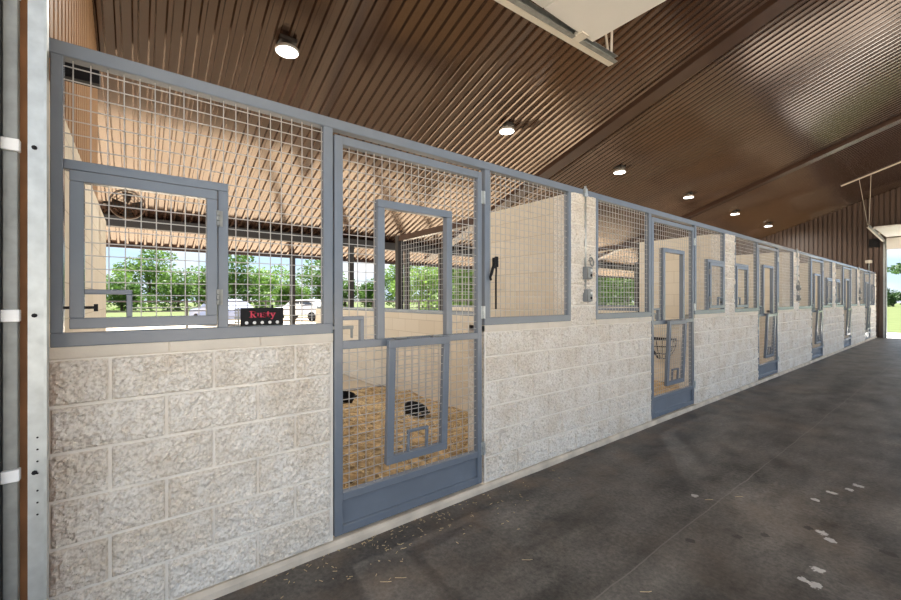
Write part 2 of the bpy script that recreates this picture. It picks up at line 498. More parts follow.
# ------------------------------------------------------------------ steel stall fronts
G = .0577
def wire_grid(mb, y0, y1, z0, z1, x=-.027, r=.0026, yo=0, zo=0, holes=()):
    """woven wire panel; holes = rectangles left clear"""
    def cut(lo, hi, c, axis):
        iv = [(lo, hi)]
        for (hy0, hy1, hz0, hz1) in holes:
            a, b, p, q = (hz0, hz1, hy0, hy1) if axis == 'v' else (hy0, hy1, hz0, hz1)
            if p < c < q:
                nv = []
                for s, e in iv:
                    if b <= s or a >= e: nv.append((s, e)); continue
                    if s < a: nv.append((s, a))
                    if e > b: nv.append((b, e))
                iv = nv
        return iv
    y = y0 + (yo if yo else G*.6)
    while y < y1-.008:
        for s, e in cut(z0, z1, y, 'v'): mb.bar((x, y, s), (x, y, e), r*1.55)
        y += G
    z = z1 - (zo if zo else G*.55)
    while z > z0+.008:
        for s, e in cut(y0, y1, z, 'h'): mb.bar((x+.0048, s, z), (x+.0048, e, z), r*1.55)
        z -= G

def hinge_mesh(y, z, x=.010, l=.085, r=.010):
    mb = MB()
    for i in range(3): mb.lathe([(r*.6, z-l/2+i*l/3+.001), (r, z-l/2+i*l/3+.003), (r, z-l/2+(i+1)*l/3-.003), (r*.6, z-l/2+(i+1)*l/3-.001)], 8, (x, y, 0))
    mb.box(-.004, .004, y-.022, y+.022, z-l/2, z+l/2)
    return mb

TB = .055; DPT = .055
def grille(name, ya, yb, label, door_side, hatch, first=False):
    """framed mesh window of a stall front. door_side 'R': wide door post on its high-y end"""
    root = thing(name, label, 'grille', (0, (ya+yb)/2, Z_SILL), group='mesh grilles along the stall fronts')
    c = (ya+yb)/2
    Y = lambda y: y-c
    Zr = lambda z: z-Z_SILL
    pl = .04 if door_side == 'R' else POSTW
    pr = POSTW if door_side == 'R' else .04
    fr = MB()
    fr.box(-DPT, 0, Y(ya), Y(yb), Zr(Z_SILL), Zr(Z_FR))
    fr.box(-DPT, .0005, Y(ya), Y(ya+pl), Zr(Z_FR-.001), Zr(Z_RAILB))
    fr.box(-DPT, .0005, Y(yb-pr), Y(yb), Zr(Z_FR-.001), Zr(Z_RAILB))
    # door post runs down to the curb as a slim strip behind the wall edge
    fr.build('frame', M['steel'], root, bevel=.003)
    iy0, iy1 = ya+pl, yb-pr
    holes = []
    if hatch:
        hw = .625; zt = 2.112
        if door_side == 'R': h0, h1 = iy0-.05, iy0+hw
        else: h0, h1 = iy1-hw, iy1+.05
        holes = [(h0, h1, Z_FR-.01, zt)]
        sf = MB()
        sf.box(-DPT+.004, -.001, Y(max(h0,iy0)), Y(min(h1,iy1)), Zr(zt-.042), Zr(zt))
        if door_side == 'R': sf.box(-DPT+.004, -.001, Y(h1-.048), Y(h1), Zr(Z_FR), Zr(zt-.042))
        else: sf.box(-DPT+.004, -.001, Y(h0), Y(h0+.048), Zr(Z_FR), Zr(zt-.042))
        sf.build('hatch_surround', M['steel'], root, bevel=.003)
        # swinging hatch
        if door_side == 'R': p0, p1 = iy0+.020, h1-.052
        else: p0, p1 = h0+.052, iy1-.020
        q0, q1 = Z_FR+.016, zt-.046
        ht = MB(); b = .047
        X0, X1 = -.034, .012
        ht.box(X0, X1, Y(p0), Y(p1), Zr(q0), Zr(q0+b)); ht.box(X0, X1, Y(p0), Y(p1), Zr(q1-b), Zr(q1))
        ht.box(X0, X1-.0005, Y(p0), Y(p0+b), Zr(q0+b), Zr(q1-b)); ht.box(X0, X1-.0005, Y(p1-b), Y(p1), Zr(q0+b), Zr(q1-b))
        # hand hole at the latch corner
        lz = .125; ly = .165
        if door_side == 'R': a0, a1 = p0+b, p0+b+ly
        else: a0, a1 = p1-b-ly, p1-b
        hatch_o = None
        ht.box(-.022, .004, Y(a0), Y(a1), Zr(q0+b+lz-.022), Zr(q0+b+lz))
        if door_side == 'R': ht.box(-.022, .004, Y(a1-.022), Y(a1), Zr(q0+b), Zr(q0+b+lz-.022))
        else: ht.box(-.022, .004, Y(a0), Y(a0+.022), Zr(q0+b), Zr(q0+b+lz-.022))
        hatch_o = ht.build('hatch', M['steel'], root, bevel=.003)
        mw = MB()
        wire_grid(mw, Y(p0+b-.004), Y(p1-b+.004), Zr(q0+b-.004), Zr(q1-b+.004), -.014, yo=.028, holes=[(Y(a0-.01), Y(a1-.005), Zr(q0), Zr(q0+b+lz-.005))])
        mw.build('hatch_mesh', M['wire'], hatch_o)
        hy = Y(p1+.003) if door_side == 'R' else Y(p0-.003)
        for z in (q0+.14, q1-.14): hinge_mesh(hy, Zr(z), .012, .08, .0085).build('hinge', M['galv_dark'], hatch_o, smooth=False)
        lt = MB(); sgn = 1 if door_side == 'R' else -1
        ly0 = Y(p0) if sgn > 0 else Y(p1)
        lt.bar((-.008, ly0-sgn*.03, Zr(q0+b+.045)), (-.008, ly0+sgn*.085, Zr(q0+b+.045)), .012)
        lt.bar((-.008, ly0+sgn*.085, Zr(q0+b+.028)), (-.008, ly0+sgn*.085, Zr(q0+b+.06)), .014)
        lt.build('latch_bolt', M['black'], hatch_o)
    m = MB()
    wire_grid(m, Y(iy0)-.004, Y(iy1)+.004, Zr(Z_FR)-.004, Zr(Z_RAILB)-.001, yo=.033, holes=[(Y(a), Y(b), Zr(z0), Zr(z1)) for a, b, z0, z1 in holes])
    m.build('wire_mesh', M['wire'], root)
    return root

def stall_door(k, label):
    y0, y1 = DOOR[k]; w = y1-y0
    root = thing('stall_door', label, 'door', (0, y0, .06), group='stall doors along the aisle')
    Z = lambda z: z-.06
    t = .053; xb, xf = -.05, .002
    fr = MB()
    zt = 2.516; zb = .066
    fr.box(xb, xf, 0, t, Z(zb), Z(zt)); fr.box(xb, xf, w-t+.01, w, Z(zb), Z(zt))
    fr.box(xb, xf-.0005, t, w-t+.01, Z(2.464), Z(zt))
    fr.box(xb, xf-.0005, t, w-t+.01, Z(1.204), Z(1.2525))
    fr.box(xb, xf-.0005, t, w-t+.01, Z(.272), Z(.320))
    fr.box(xb, xf-.0005, t, w-t+.01, Z(zb), Z(.119))
    fr.build('frame', M['steel'], root, bevel=.003)
    kp = MB(); kp.box(-.034, -.024, t-.003, w-t+.013, Z(.116), Z(.275)); kp.build('kick_panel', M['steel'], root)
    # yoke opening in the upper half
    u0, u1, uz = 1.235-.946, 1.850-.946, 2.166
    ub = MB(); b = .052
    ub.box(xb+.004, xf+.004, u0, u1, Z(uz-b), Z(uz)); ub.box(xb+.004, xf+.0035, u0, u0+b, Z(1.2525), Z(uz-b)); ub.box(xb+.004, xf+.0035, u1-b, u1, Z(1.2525), Z(uz-b))
    ub.build('yoke_frame', M['steel'], root, bevel=.003)
    # hand hole frame next to the latch stile
    hh = MB()
    hh.box(-.03, .006, t, .193, Z(1.383), Z(1.406)); hh.box(-.03, .006, .168, .193, Z(1.2525), Z(1.383))
    hh.build('hand_hole_frame', M['steel'], root, bevel=.002)
    lt = MB()
    lt.bar((-.012, -.02, Z(1.338)), (-.012, .125, Z(1.338)), .02); lt.bar((-.012, .115, Z(1.27)), (-.012, .115, Z(1.338)), .014)
    lt.build('latch_bolt', M['galv_dark'], root, bevel=.002)
    wm = MB()
    wire_grid(wm, t-.004, w-t+.014, Z(1.25), Z(2.468), yo=.056, holes=[(u0, u1, Z(1.2), Z(uz)), (0, .19, Z(1.2), Z(1.39))])
    wm.build('wire_mesh', M['wire'], root)
    wm = MB(); wire_grid(wm, t-.004, w-t+.014, Z(.316), Z(1.208), yo=.056); wm.build('wire_mesh', M['wire'], root)
    # drop-down panel hung from the middle rail, foot resting on the mesh
    d0, d1 = 1.289-.946, 1.787-.946; dzt, dzb = 1.247, .422
    off = Vector((.042, 0, Z(dzt))); tilt = math.atan2(.036, dzt-dzb)
    dp = MB(); b = .052; H = dzt-dzb
    dp.box(-.02, .02, d0, d1, -b, 0); dp.box(-.02, .02, d0, d1, -H, -H+b)
    dp.box(-.02, .0195, d0, d0+b, -H+b, -b); dp.box(-.02, .0195, d1-b, d1, -H+b, -b)
    c = (d0+d1)/2
    dp.box(-.012, .012, c-.085, c+.085, -H+.200-.018, -H+.200)
    dp.box(-.012, .0115, c-.085, c-.067, -H+b, -H+.182); dp.box(-.012, .0115, c+.067, c+.085, -H+b, -H+.182)
    po = dp.build('drop_panel', M['steel'], root, bevel=.003)
    po.location = off; po.rotation_euler = (0, tilt, 0)
    pm = MB(); wire_grid(pm, d0+b-.004, d1-b+.004, -H+b-.004, -b+.004, 0, yo=.03, holes=[(c-.07, c+.07, -H, -H+.185)])
    pm.build('panel_mesh', M['wire'], po)
    for yy in (d0+.10, d1-.10):
        h = MB(); h.tube([(0, yy-.04, .008), (0, yy+.04, .008)], .008, 8); h.box(-.05, .006, yy-.03, yy+.03, .002, .007)
        h.build('hinge', M['galv_dark'], po)
    for z in (2.32, 1.41, .335):
        hinge_mesh(w+.012, Z(z), .008, .10, .011).build('hinge', M['galv'], root)
    # foot latch of the closing stile
    return root

dl = ["grey steel stall door nearest the camera, straw bedding showing through its mesh",
      "second stall door from the camera, just past the block pier with the grey boxes",
      "third stall door along the aisle, between the second and third lamps of the far wall run",
      "fourth stall door along the aisle, past the second pier with grey boxes",
      "fifth stall door along the aisle, next to last before the end wall",
      "last stall door, beside the far end wall"]
dl[2] = "third stall door along the aisle, its left grille carrying a small hatch"
ll = ["large grey mesh grille with the black name sign and a hinged hatch, nearest the camera",
      "plain mesh grille just right of the pier with the conduit and two boxes, no hatch",
      "small mesh grille with hatch left of the third stall door",
      "plain mesh grille left of the fourth stall door",
      "mesh grille with hatch left of the fifth stall door",
      "plain mesh grille left of the last stall door"]
rl = ["plain mesh grille right of the nearest door, black rope hanging on it",
      "mesh grille with hatch right of the second stall door",
      "plain mesh grille right of the third stall door",
      "mesh grille with hatch right of the fourth stall door",
      "plain mesh grille right of the fifth stall door",
      "mesh grille right of the last stall door, against the far end wall"]
for k in range(NST):
    stall_door(k, dl[k])
    ya = -.2905 if k == 0 else PIER[k-1][1]
    grille('stall_grille', ya, DOOR[k][0]-.010, ll[k], 'R', k % 2 == 0)
    grille('stall_grille', DOOR[k][1]+.033, PIER[k][0], rl[k], 'L', k % 2 == 1)

tr = MB(); tr.box(-.06, .002, Y0, Y1, Z_RAILB, Z_RAIL)
tr.build('top_rail', M['steel'], bevel=.004, label='long grey steel rail capping all the stall fronts', cat='rail')

# ------------------------------------------------------------------ name sign
sg = thing('name_sign', 'black name sign with red lettering and five white dots on the nearest grille', 'sign', (.012, .536, 1.420))
sb = MB(); sb.box(-.012, .008, -.107, .107, -.050, .046); sb.build('board', M['black'], sg, bevel=.003)
# serif letters from strokes, drawn in (y, z)
def stroke(mb, pts, w, x=.009):
    for (a, b) in zip(pts[:-1], pts[1:]):
        d = Vector((b[0]-a[0], b[1]-a[1])); d.normalize()
        e = .25*w
        mb.bar((x, a[0]-d.x*e, a[1]-d.y*e), (x, b[0]+d.x*e, b[1]+d.y*e), .0025, w, up=(0, -d.y, d.x))
def arc(cx, cy, rx, ry, a0, a1, n=10):
    return [(cx+rx*math.cos(math.radians(a0+(a1-a0)*i/n)), cy+ry*math.sin(math.radians(a0+(a1-a0)*i/n))) for i in range(n+1)]
LW, SW = .0062, .0034
def glyphs():
    R = MB(); stroke(R, [(.007,0),(.007,.034)], LW); stroke(R, [(0,.0015),(.0145,.0015)], SW); stroke(R, [(0,.0325),(.014,.0325)], SW)
    stroke(R, [(.010,.0325)]+arc(.015,.0252,.0095,.0073,90,-90)+[(.010,.0179)], SW+.0014); stroke(R, [(.014,.0175),(.024,.0015)], LW); stroke(R, [(.022,.0015),(.029,.0015)], SW)
    u = MB(); stroke(u, [(0,.0225),(.005,.0225)], SW); stroke(u, [(.005,.0225),(.005,.007)]+arc(.010,.007,.005,.006,180,300), LW*.85); stroke(u, [(.018,.0225),(.018,.0015)], LW); stroke(u, [(.014,.0225),(.018,.0225)], SW); stroke(u, [(.018,.0015),(.0225,.0015)], SW)
    s = MB(); stroke(s, arc(.0085,.0175,.0065,.0055,30,270), SW+.0014); stroke(s, arc(.0085,.0066,.0065,.0055,90,-150), SW+.0014); stroke(s, [(.0150,.0235),(.0150,.0175)], SW); stroke(s, [(.0015,.006),(.0015,.0005)], SW)
    t = MB(); stroke(t, [(.006,.030),(.006,.006)]+arc(.0100,.006,.004,.005,180,320), LW*.9); stroke(t, [(0,.0225),(.0135,.0225)], SW)
    y = MB(); stroke(y, [(.003,.0225),(.0115,.002)], LW); stroke(y, [(.020,.0225),(.0085,-.0085),(.003,-.0085)], SW+.0008); stroke(y, [(-.001,.0225),(.008,.0225)], SW); stroke(y, [(.015,.0225),(.0235,.0225)], SW)
    return [(R,.0345),(u,.0265),(s,.0205),(t,.0185),(y,.025)]
xx = -.067
for gmb, adv in glyphs():
    o = gmb.build('letter', M['red_letter'], sg); o.location = (0, xx+.002, -.0055); xx += adv*1.04; o.scale = (1, 1.08, 1)
for i in range(5):
    d = MB(); d.lathe([(.0085,.007),(.0085,.011),(.006,.013)], 14, (0, -.080+.0385*i, -.0335), axis='x'); d.build('peg', M['white_paint'], sg)
nb = MB(); nb.lathe([(.005,.045),(.005,.058),(.003,.062)], 10, (0,.05,0)); nb.build('knob', M['black'], sg)
cl = MB()
for z in (-.03,-.005,.02,.04): cl.bar((-.006,-.109,z), (-.006,-.135,z), .006)
cl.bar((-.006,-.116,-.05), (-.006,-.116,.048), .007); cl.build('clip', M['galv_dark'], sg)

# ------------------------------------------------------------------ fittings on the piers
pier_names = {0: 'the pier nearest the camera', 2: 'the third pier along the aisle', 4: 'the fifth pier along the aisle'}
for k, nm in pier_names.items():
    yc = (PIER[0][0]+PIER[0][1])/2 + PITCH*k
    t = thing('conduit', 'thin grey conduit running down ' + nm, 'conduit', (.014, yc, 1.45), group='conduits on the piers')
    p = MB(); p.tube([(0,0,.16),(0,0,1.19)], .011, 8); p.build('pipe', M['galv'], t, smooth=True)
    p = MB(); p.box(-.014,.014,-.03,.03,1.085,1.115); p.box(-.014,.016,-.018,.018,1.10,1.165); p.build('clamp', M['galv'], t, bevel=.002)
    for z, pos in ((1.775,'upper'),(1.552,'lower')):
        b = thing('outlet_box', f'{pos} grey weatherproof box on {nm}', 'outlet box', (.0, yc, z), group='grey boxes on the piers')
        q = MB(); q.box(0,.055,-.045,.045,-.062,.062); q.build('housing', M['box_grey'], b, bevel=.006, seg=2)
        q = MB(); q.box(.055,.072,-.038,.038,-.055,.055); q.build('cover', M['galv_dark'], b, bevel=.004)
        for dz in (-.024,.024):
            q = MB(); q.lathe([(.014,.072),(.014,.078),(.009,.080)], 10, (0,.012,dz), axis='x'); q.build('socket', M['white_paint'] if dz > 0 else M['black'], b)
    h = thing('tie_ring', f'black oval tie ring bolted to {nm}', 'ring', (.0, yc+.085, 1.905), group='tie rings on the piers')
    q = MB(); q.box(0,.012,-.028,.028,-.01,.062); q.build('plate', M['black'], h, bevel=.004)
    q = MB(); q.tube([(.016+.02*abs(math.sin(a/2)), .030*math.sin(a), -.012+.045*math.cos(a)) for a in [2*PI*i/16 for i in range(17)]], .007, 6); q.build('ring', M['galv_dark'], h)

# black rope and snap hanging on the nearest plain grille
rp = thing('lead_rope', 'black lead rope with snap hung on the mesh beside the nearest door', 'rope', (0, 2.205, 1.775))
q = MB(); q.tube([(.004,.095,.02),(.012,.09,-.02),(.012,.086,-.10),(.010,.088,-.34)], .008, 8); q.build('rope', M['rope'], rp, smooth=True)
q = MB(); q.box(-.005,.022,.058,.080,-.01,.075); q.box(-.005,.018,.084,.112,.0,.085); q.tube([(.014,.068,.03),(.016,.045,-.02),(.018,.030,-.065)], .013, 8); q.tube([(.018,.030,-.06),(.018,.018,-.085),(.018,.026,-.11)], .011, 8)
q.build('snap', M['black'], rp, bevel=.003)

# ------------------------------------------------------------------ roof: ribbed sheet underside
def rib_profile(a, b, pitch=.152, depth=.036):
    out = []; y = a
    while y < b:
        out += [(y, 0), (y+.082, 0), (y+.099, -depth), (y+.135, -depth)]
        y += pitch
    return out
prof = rib_profile(-1.2, 24.3)
rf = MB()
for x0, x1 in ((EAVE, RX), (RX, EAVE2)):
    vs = []
    for y, d in prof: vs += [(x0, y, RZ(x0)+d), (x1, y, RZ(x1)+d)]
    for y, d in prof: vs += [(x0, y, RZ(x0)+d+.012), (x1, y, RZ(x1)+d+.012)]
    n = len(prof); fs = []
    for i in range(n-1):
        a = 2*i; fs.append((a, a+2, a+3, a+1)); a += 2*n; fs.append((a, a+1, a+3, a+2))
    rf.add(vs, fs)
rf.build('ceiling', M['brown'], kind='structure')
# rafters
bm_ = MB
for yb in (7.42, 15.15):
    for x0, x1 in ((EAVE+.6, RX), (RX, EAVE2-.6)):
        b = MB(); d = .14
        b.add([(x0,yb-.16,RZ(x0)-.02),(x1,yb-.16,RZ(x1)-.02),(x1,yb+.16,RZ(x1)-.02),(x0,yb+.16,RZ(x0)-.02),
               (x0,yb-.16,RZ(x0)-d),(x1,yb-.16,RZ(x1)-d),(x1,yb+.16,RZ(x1)-d),(x0,yb+.16,RZ(x0)-d)],
              [(0,1,2,3),(7,6,5,4),(0,4,5,1),(1,5,6,2),(2,6,7,3),(3,7,4,0)])
        b.build('ceiling_beam', M['brown_beam'], kind='structure', bevel=.006)
XB = -7.7
MB().box(XB-.09, XB+.09, -1.0, 24.2, RZ(XB)-.24, RZ(XB)-.04).build('eave_beam', M['darksteel'], kind='structure')
MB().box(4.9, 5.1, -1.0, 24.2, RZ(5.0)-.24, RZ(5.0)-.04).build('eave_beam', M['darksteel'], kind='structure')
MB().box(EAVE-.03, EAVE, -1.2, 24.3, RZ(EAVE)-.09, RZ(EAVE)+.05).build('eave_trim', M['brown_beam'], kind='structure')

# ------------------------------------------------------------------ end walls of ribbed sheet with door openings
OX0, OX1, OZ = .22, 4.60, 3.86
def gable(name, yin, ydir, xa, xb, OX0, m):
    """vertical ribs; yin = inner face, ydir = direction of the outside"""
    mb = MB()
    def strip(x0, x1, zf0, up=True):
        x = x0; P = []
        while x < x1-.01:
            for dx, d in ((0,0),(.03,0),(.042,.03),(.138,.03)):
                if x+dx < x1: P.append((x+dx, d))
            x += .152
        P.append((x1, 0))
        vs = []
        for px, d in P:
            y = yin + ydir*(.05-d*1.6)
            vs += [(px, y, zf0), (px, y, RZ(px)-.02)]
        fs = [(2*i, 2*i+2, 2*i+3, 2*i+1) for i in range(len(P)-1)]
        mb.add(vs, fs)
        # outer skin
        zt0, zt1 = RZ(x0)-.02, RZ(x1)-.02
        yo = yin + ydir*.12
        rid = [(RX, RZ(RX)-.02)] if x0 < RX < x1 else []
        poly = [(x0, zf0), (x1, zf0), (x1, zt1)] + rid + [(x0, zt0)]
        mb.prism(poly, yin+ydir*.06, yo)
    strip(xa, OX0, 0); strip(OX0, OX1, OZ); strip(OX1, xb, 0)
    return mb.build(name, m, kind='structure')
gable('wall_front', Y0-.06, -1, -4.0, 5.1, .15, M['tan_wall'])
gable('wall_back', Y1, 1, -8.9, 5.1, OX0, M['brown_wall'])
# jambs of the two openings
for yy, nm in ((Y1, 'far'), (Y0-.25, 'near')):
    b = MB()
    if nm == 'near':
        b.box(.165, .20, -.392, -.351, 0, OZ); b.box(4.60, 4.66, -.392, -.351, 0, OZ); b.box(.165, 4.66, -.392, -.36, OZ, OZ+.06)
        b.build('trim_3', M['galv_dark'], kind='structure', bevel=.003)
        b = MB(); b.box(.15, .235, -.62, -.3925, 0, OZ); b.box(4.6, 4.66, -.62, -.3925, 0, OZ); b.build('trim_5', M['darksteel'], kind='structure', bevel=.004)
        continue
    b.box(OX0-.02, OX0+.07, yy-.02, yy+.22, 0, OZ+.06); b.box(OX1-.07, OX1+.02, yy-.02, yy+.22, 0, OZ+.06); b.box(OX0+.07, OX1-.07, yy-.02, yy+.22, OZ, OZ+.06)
    b.build('trim_2' if nm == 'far' else 'trim_3', M['galv_dark'], kind='structure', bevel=.004)
# timber post at the near jamb, behind the door track
MB().box(.02, .155, -.42, -.318, 0, 5.4).build('trim_4', M['wood'], kind='structure', bevel=.004)

# ------------------------------------------------------------------ overhead doors
def overhead(label, yw, s, near):
    """yw: inner face of the end wall; s: direction into the building (+1 / -1)"""
    root = thing('overhead_door', label, 'door', (0, yw, 0), group='overhead doors at the two ends')
    Y = lambda d: s*d
    zp = 3.80 if near else 3.98
    z0t = 3.70 if near else 3.86
    if not near:
        q = MB(); q.box(.30, 4.52, Y(.12), Y(.075), 3.50, 3.95); q.build('door_section', M['white'], root, bevel=.006)
    nsec = 5; L0 = .12; L1 = 3.52; st = (L1-L0)/nsec
    for i in range(nsec):
        a, b = L0+i*st, L0+(i+1)*st-.008
        q = MB(); q.box(.30, 4.52, min(Y(a),Y(b)), max(Y(a),Y(b)), zp, zp+.045); q.build('door_section', M['white'], root, bevel=.006)
    for xs, sg_ in ((.235, 1), (4.585, -1)):
        tk = MB(); pa = Vector((xs, Y(.05), z0t)); pb = Vector((xs, Y(3.98), z0t+.14))
        # C-shaped track
        tk.bar(pa, pb, .006, .055)
        for dz in (-.0255, .0255):
            tk.bar(pa+Vector((sg_*.020,0,dz)), pb+Vector((sg_*.020,0,dz)), .040, .005)
        tk.build('track', M['galv_dark'], root)
        tk = MB()
        tk.bar(pa+Vector((-sg_*.034,0,-.028)), pb+Vector((-sg_*.034,0,-.028)), .050, .005); tk.bar(pa+Vector((-sg_*.010,0,-.004)), pb+Vector((-sg_*.010,0,-.004)), .005, .052)
        for d in (.5,1.6,2.7,3.7):
            tk.lathe([(.008,-.036),(.008,-.030)], 8, pa+(pb-pa)*(d/3.98)+Vector((-sg_*.034,0,0)))
        tk.build('track_angle', M['cream'], root)
        vt = MB()
        if near:
            vt.box(xs-.03, xs-.022, Y(-.014), Y(.04), 0, 3.72); vt.box(xs-.03, xs+.02, Y(.034), Y(.042), 0, 3.72)
        else:
            vt.box(xs-.03, xs-.022, Y(.04), Y(-.03), 0, 3.72); vt.box(xs-.03, xs+.02, Y(.042), Y(.034), 0, 3.72)
        vo = vt.build('vertical_track', M['galv'], root)
        if near and sg_ > 0:
            for z in (.86, 1.45, 2.08, 2.65):
                q = MB(); q.box(xs-.05, xs-.02, -.09, -.035, z-.022, z+.022); q.build('track_bracket', M['white_paint'], vo, bevel=.002)
                q = MB(); q.lathe([(.008,.0),(.008,.006),(.004,.009)], 8, (xs-.022, .004, z), axis='x'); q.build('bolt', M['black'], vo)
            hl = MB()
            for i in range(7): hl.lathe([(.0035,0),(.0035,.0015)], 8, (xs-.0215, .012, .70+.045*i+(.02 if i > 2 else 0)), axis='x')
            hl.build('slot_holes', M['black'], vo)
        for d in (1.95, 3.35):
            rl_ = MB(); zz = z0t+.14*(d/3.98)
            rl_.box(xs+sg_*.03-.035, xs+sg_*.03+.075, min(Y(d-.05),Y(d+.05)), max(Y(d-.05),Y(d+.05)), zp-.012, zp+.004)
            rl_.lathe([(.03,-.02),(.035,-.015),(.035,.015),(.03,.02)], 12, (xs+sg_*.03, Y(d), zz+.01), axis='x')
            rl_.tube([(xs, Y(d), zz+.01), (xs+sg_*.12, Y(d), zz+.01)], .008, 6)
            rl_.build('roller', M['cream'], root)
        # hanger: angle along the slope and V struts
        ha = MB(); yh = Y(3.93)
        topz = RZ(xs)-.05
        ha.bar((xs-.25, yh-.0, topz), (xs-.03, yh, z0t+.18), .03, .008); ha.bar((xs+.05, yh, topz+.02), (xs, yh, z0t+.18), .03, .008)
        ha.build('strut', M['cream'], root)
    an = MB(); x0, x1 = -.45, 2.40
    an.bar((x0, Y(3.93), RZ(x0)-.055), (x1, Y(3.93), RZ(x1)-.055), .04, .04); an.build('hanger_angle', M['cream'], root)
    return root
overhead('open overhead door above the camera, white panel and track under the ceiling', Y0, 1, True)
overhead('open overhead door at the far end, raised above the bright doorway', Y1, -1, False)

bx = thing('door_operator', 'small black box on the far wall beside the raised door', 'box', (.06, Y1, 3.80))
q = MB(); q.box(-.24,.06,-.16,0,-.17,.17); q.build('housing', M['black'], bx, bevel=.012)
q = MB(); q.lathe([(.05,-.20),(.05,-.16)], 12, (-.05,0,0), axis='y'); q.build('hub', M['rubber'], bx)
fl = thing('wall_lamp', 'small cream lamp on the far wall above the last grille', 'lamp', (-.19, Y1, 3.05))
q = MB(); q.box(-.10,.10,-.16,-.02,-.05,.07); q.build('lamp_head', M['cream'], fl, bevel=.01)
q = MB(); q.tube([(0,-.02,-.05),(0,-.02,-.44)], .02, 8); q.build('stem', M['galv_dark'], fl)

# ------------------------------------------------------------------ ceiling lamps
def lamp(i, label):
    x = -2.88; y = 1.48+3.9*i; z = RZ(x)-.15
    t = thing('ceiling_lamp', label, 'lamp', (x, y, z), group='round lamps in a line under the ceiling')
    q = MB(); q.lathe([(.135,.0),(.142,.012),(.142,.03),(.10,.06),(.05,.075),(.03,.09)], 24); q.build('housing', M['lampbody'], t, smooth=True)
    q = MB(); q.lathe([(.128,-.004),(.128,.004)], 24); q.build('lens', M['lens'], t)
    q = MB(); q.tube([(0,0,.085),(0,0,.12)], .022, 10); q.build('stem', M['lampbody'], t)
    q = MB(); q.box(-.09,.09,-.10,.10,.105,.150); q.build('shade_box', M['darksteel'], t)  # dark box added to stand in for the shade on the sheet above
    ld = bpy.data.lights.new('lamp_light', 'AREA'); ld.shape = 'DISK'; ld.size = .26; ld.energy = 60; ld.color = (1,.95,.87)
    lo = bpy.data.objects.new('lamp_light', ld); COL.objects.link(lo); lo.parent = t; lo.location = (0,0,-.012)
for i, nm in enumerate(("round ceiling lamp nearest the camera, above the first stall", "second round ceiling lamp, over the grille with the rope",
                        "third round ceiling lamp, between the two ceiling beams", "fourth round ceiling lamp, just before the second beam",
                        "fifth round ceiling lamp, just past the second ceiling beam", "last round ceiling lamp, closest to the far wall")):
    lamp(i, nm)

# ------------------------------------------------------------------ inside of the stalls
ZP = 2.58; XE = -1.42; XR = -3.6
for k in range(NST):
    yp = (PIER[k][0]+PIER[k][1])/2 if k < NST-1 else Y1-.11
    w_ = MB(); w_.box(XE, -.2, yp-.1, yp+.1, 0, ZP); w_.build('partition_wall', M['cmu'], kind='structure')
    if k < 3:
        w_ = MB(); w_.box(-7.4, XE-.06, yp-.1, yp+.1, -.05, 1.30); w_.build('partition_wall', M['cmu'], kind='structure')
        t = thing('partition_grille', ('mesh divider over the low wall between the first and second stalls', 'mesh divider over the low wall between the second and third stalls', 'mesh divider over the low wall past the third stall')[k], 'grille', (0, yp, 1.30), group='mesh dividers inside the stalls')
        q = MB(); q.box(-7.4, XE, -.07, .07, 0, .055); q.build('cap_rail', M['steel'], t, bevel=.004)
        q = MB(); q.box(XE-.06, XE, -.05, .05, -1.3, 1.30); q.build('post', M['darksteel'], t); q = MB(); q.box(XR-.05, XR+.05, -.05, .05, .055, 1.30); q.build('post', M['darksteel'], t)
        q = MB(); q.box(XR, XE-.06, -.045, .045, 1.20, 1.29); q.build('header', M['brown_beam'], t)
        q = MB()
        x = XE-.12
        while x > XR+.06: q.bar((x,0,.055),(x,0,1.20), .005); x -= .0765
        z = .055+.0765
        while z < 1.2: q.bar((XE-.06,.005,z),(XR+.05,.005,z), .005); z += .0765
        q.build('wire_mesh', M['wire'], t)
# end wall of the first stall, pale block
MB().box(-4.35, -.02, Y0-.15, Y0-.005, 0, 2.50).build('wall_side', M['cmu'], kind='structure')
bk = MB(); bk.box(-.36, -.30, Y0+.02, Y0+.16, 2.585, 2.655); bk.build('corner_block', M['black'], label='small black block in the upper corner behind the nearest grille', cat='bracket')  # small black block just behind the grille's upper corner

# fan on the end wall
fx, fy, fz = -3.2, -.085, 2.54
fan = thing('wall_fan', 'round brown cage fan on the end wall of the nearest stall', 'fan', (fx, fy, fz), rz=math.radians(4))
q = MB()
for r in (.03,.06,.09,.12,.145): q.tube([(.05*(1-r/.16), r*math.cos(a), r*math.sin(a)) for a in [2*PI*i/24 for i in range(25)]], .003, 5)
for i in range(12):
    a = 2*PI*i/12; q.tube([(.05,.02*math.cos(a),.02*math.sin(a)),(.0,.15*math.cos(a),.15*math.sin(a))], .0025, 5)
q.build('cage', M['fanblade'], fan)
q = MB(); q.lathe([(.150,-.07),(.158,-.06),(.158,.01),(.150,.015),(.150,-.07)], 28, axis='x', cap=False); q.build('housing', M['fanblade'], fan)
for i in range(4):
    a = PI/2*i; q = MB(); n = Vector((0, math.cos(a), math.sin(a))); tdir = Vector((.35, -math.sin(a), math.cos(a)))
    p = [n*.02-tdir*.015, n*.13-tdir*.05, n*.13+tdir*.05, n*.02+tdir*.015]
    off = Vector((-.015,0,0)); q.add([v+off for v in p]+[v+off+Vector((.004,0,0)) for v in p], [(0,1,2,3),(7,6,5,4),(0,4,5,1),(1,5,6,2),(2,6,7,3),(3,7,4,0)])
    q.build('blade', M['darksteel'], fan)
q = MB(); q.tube([(-.05,0,0),(-.05,-.12,0),(-.05,-.20,0)], .014, 8); q.build('bracket', M['darksteel'], fan)

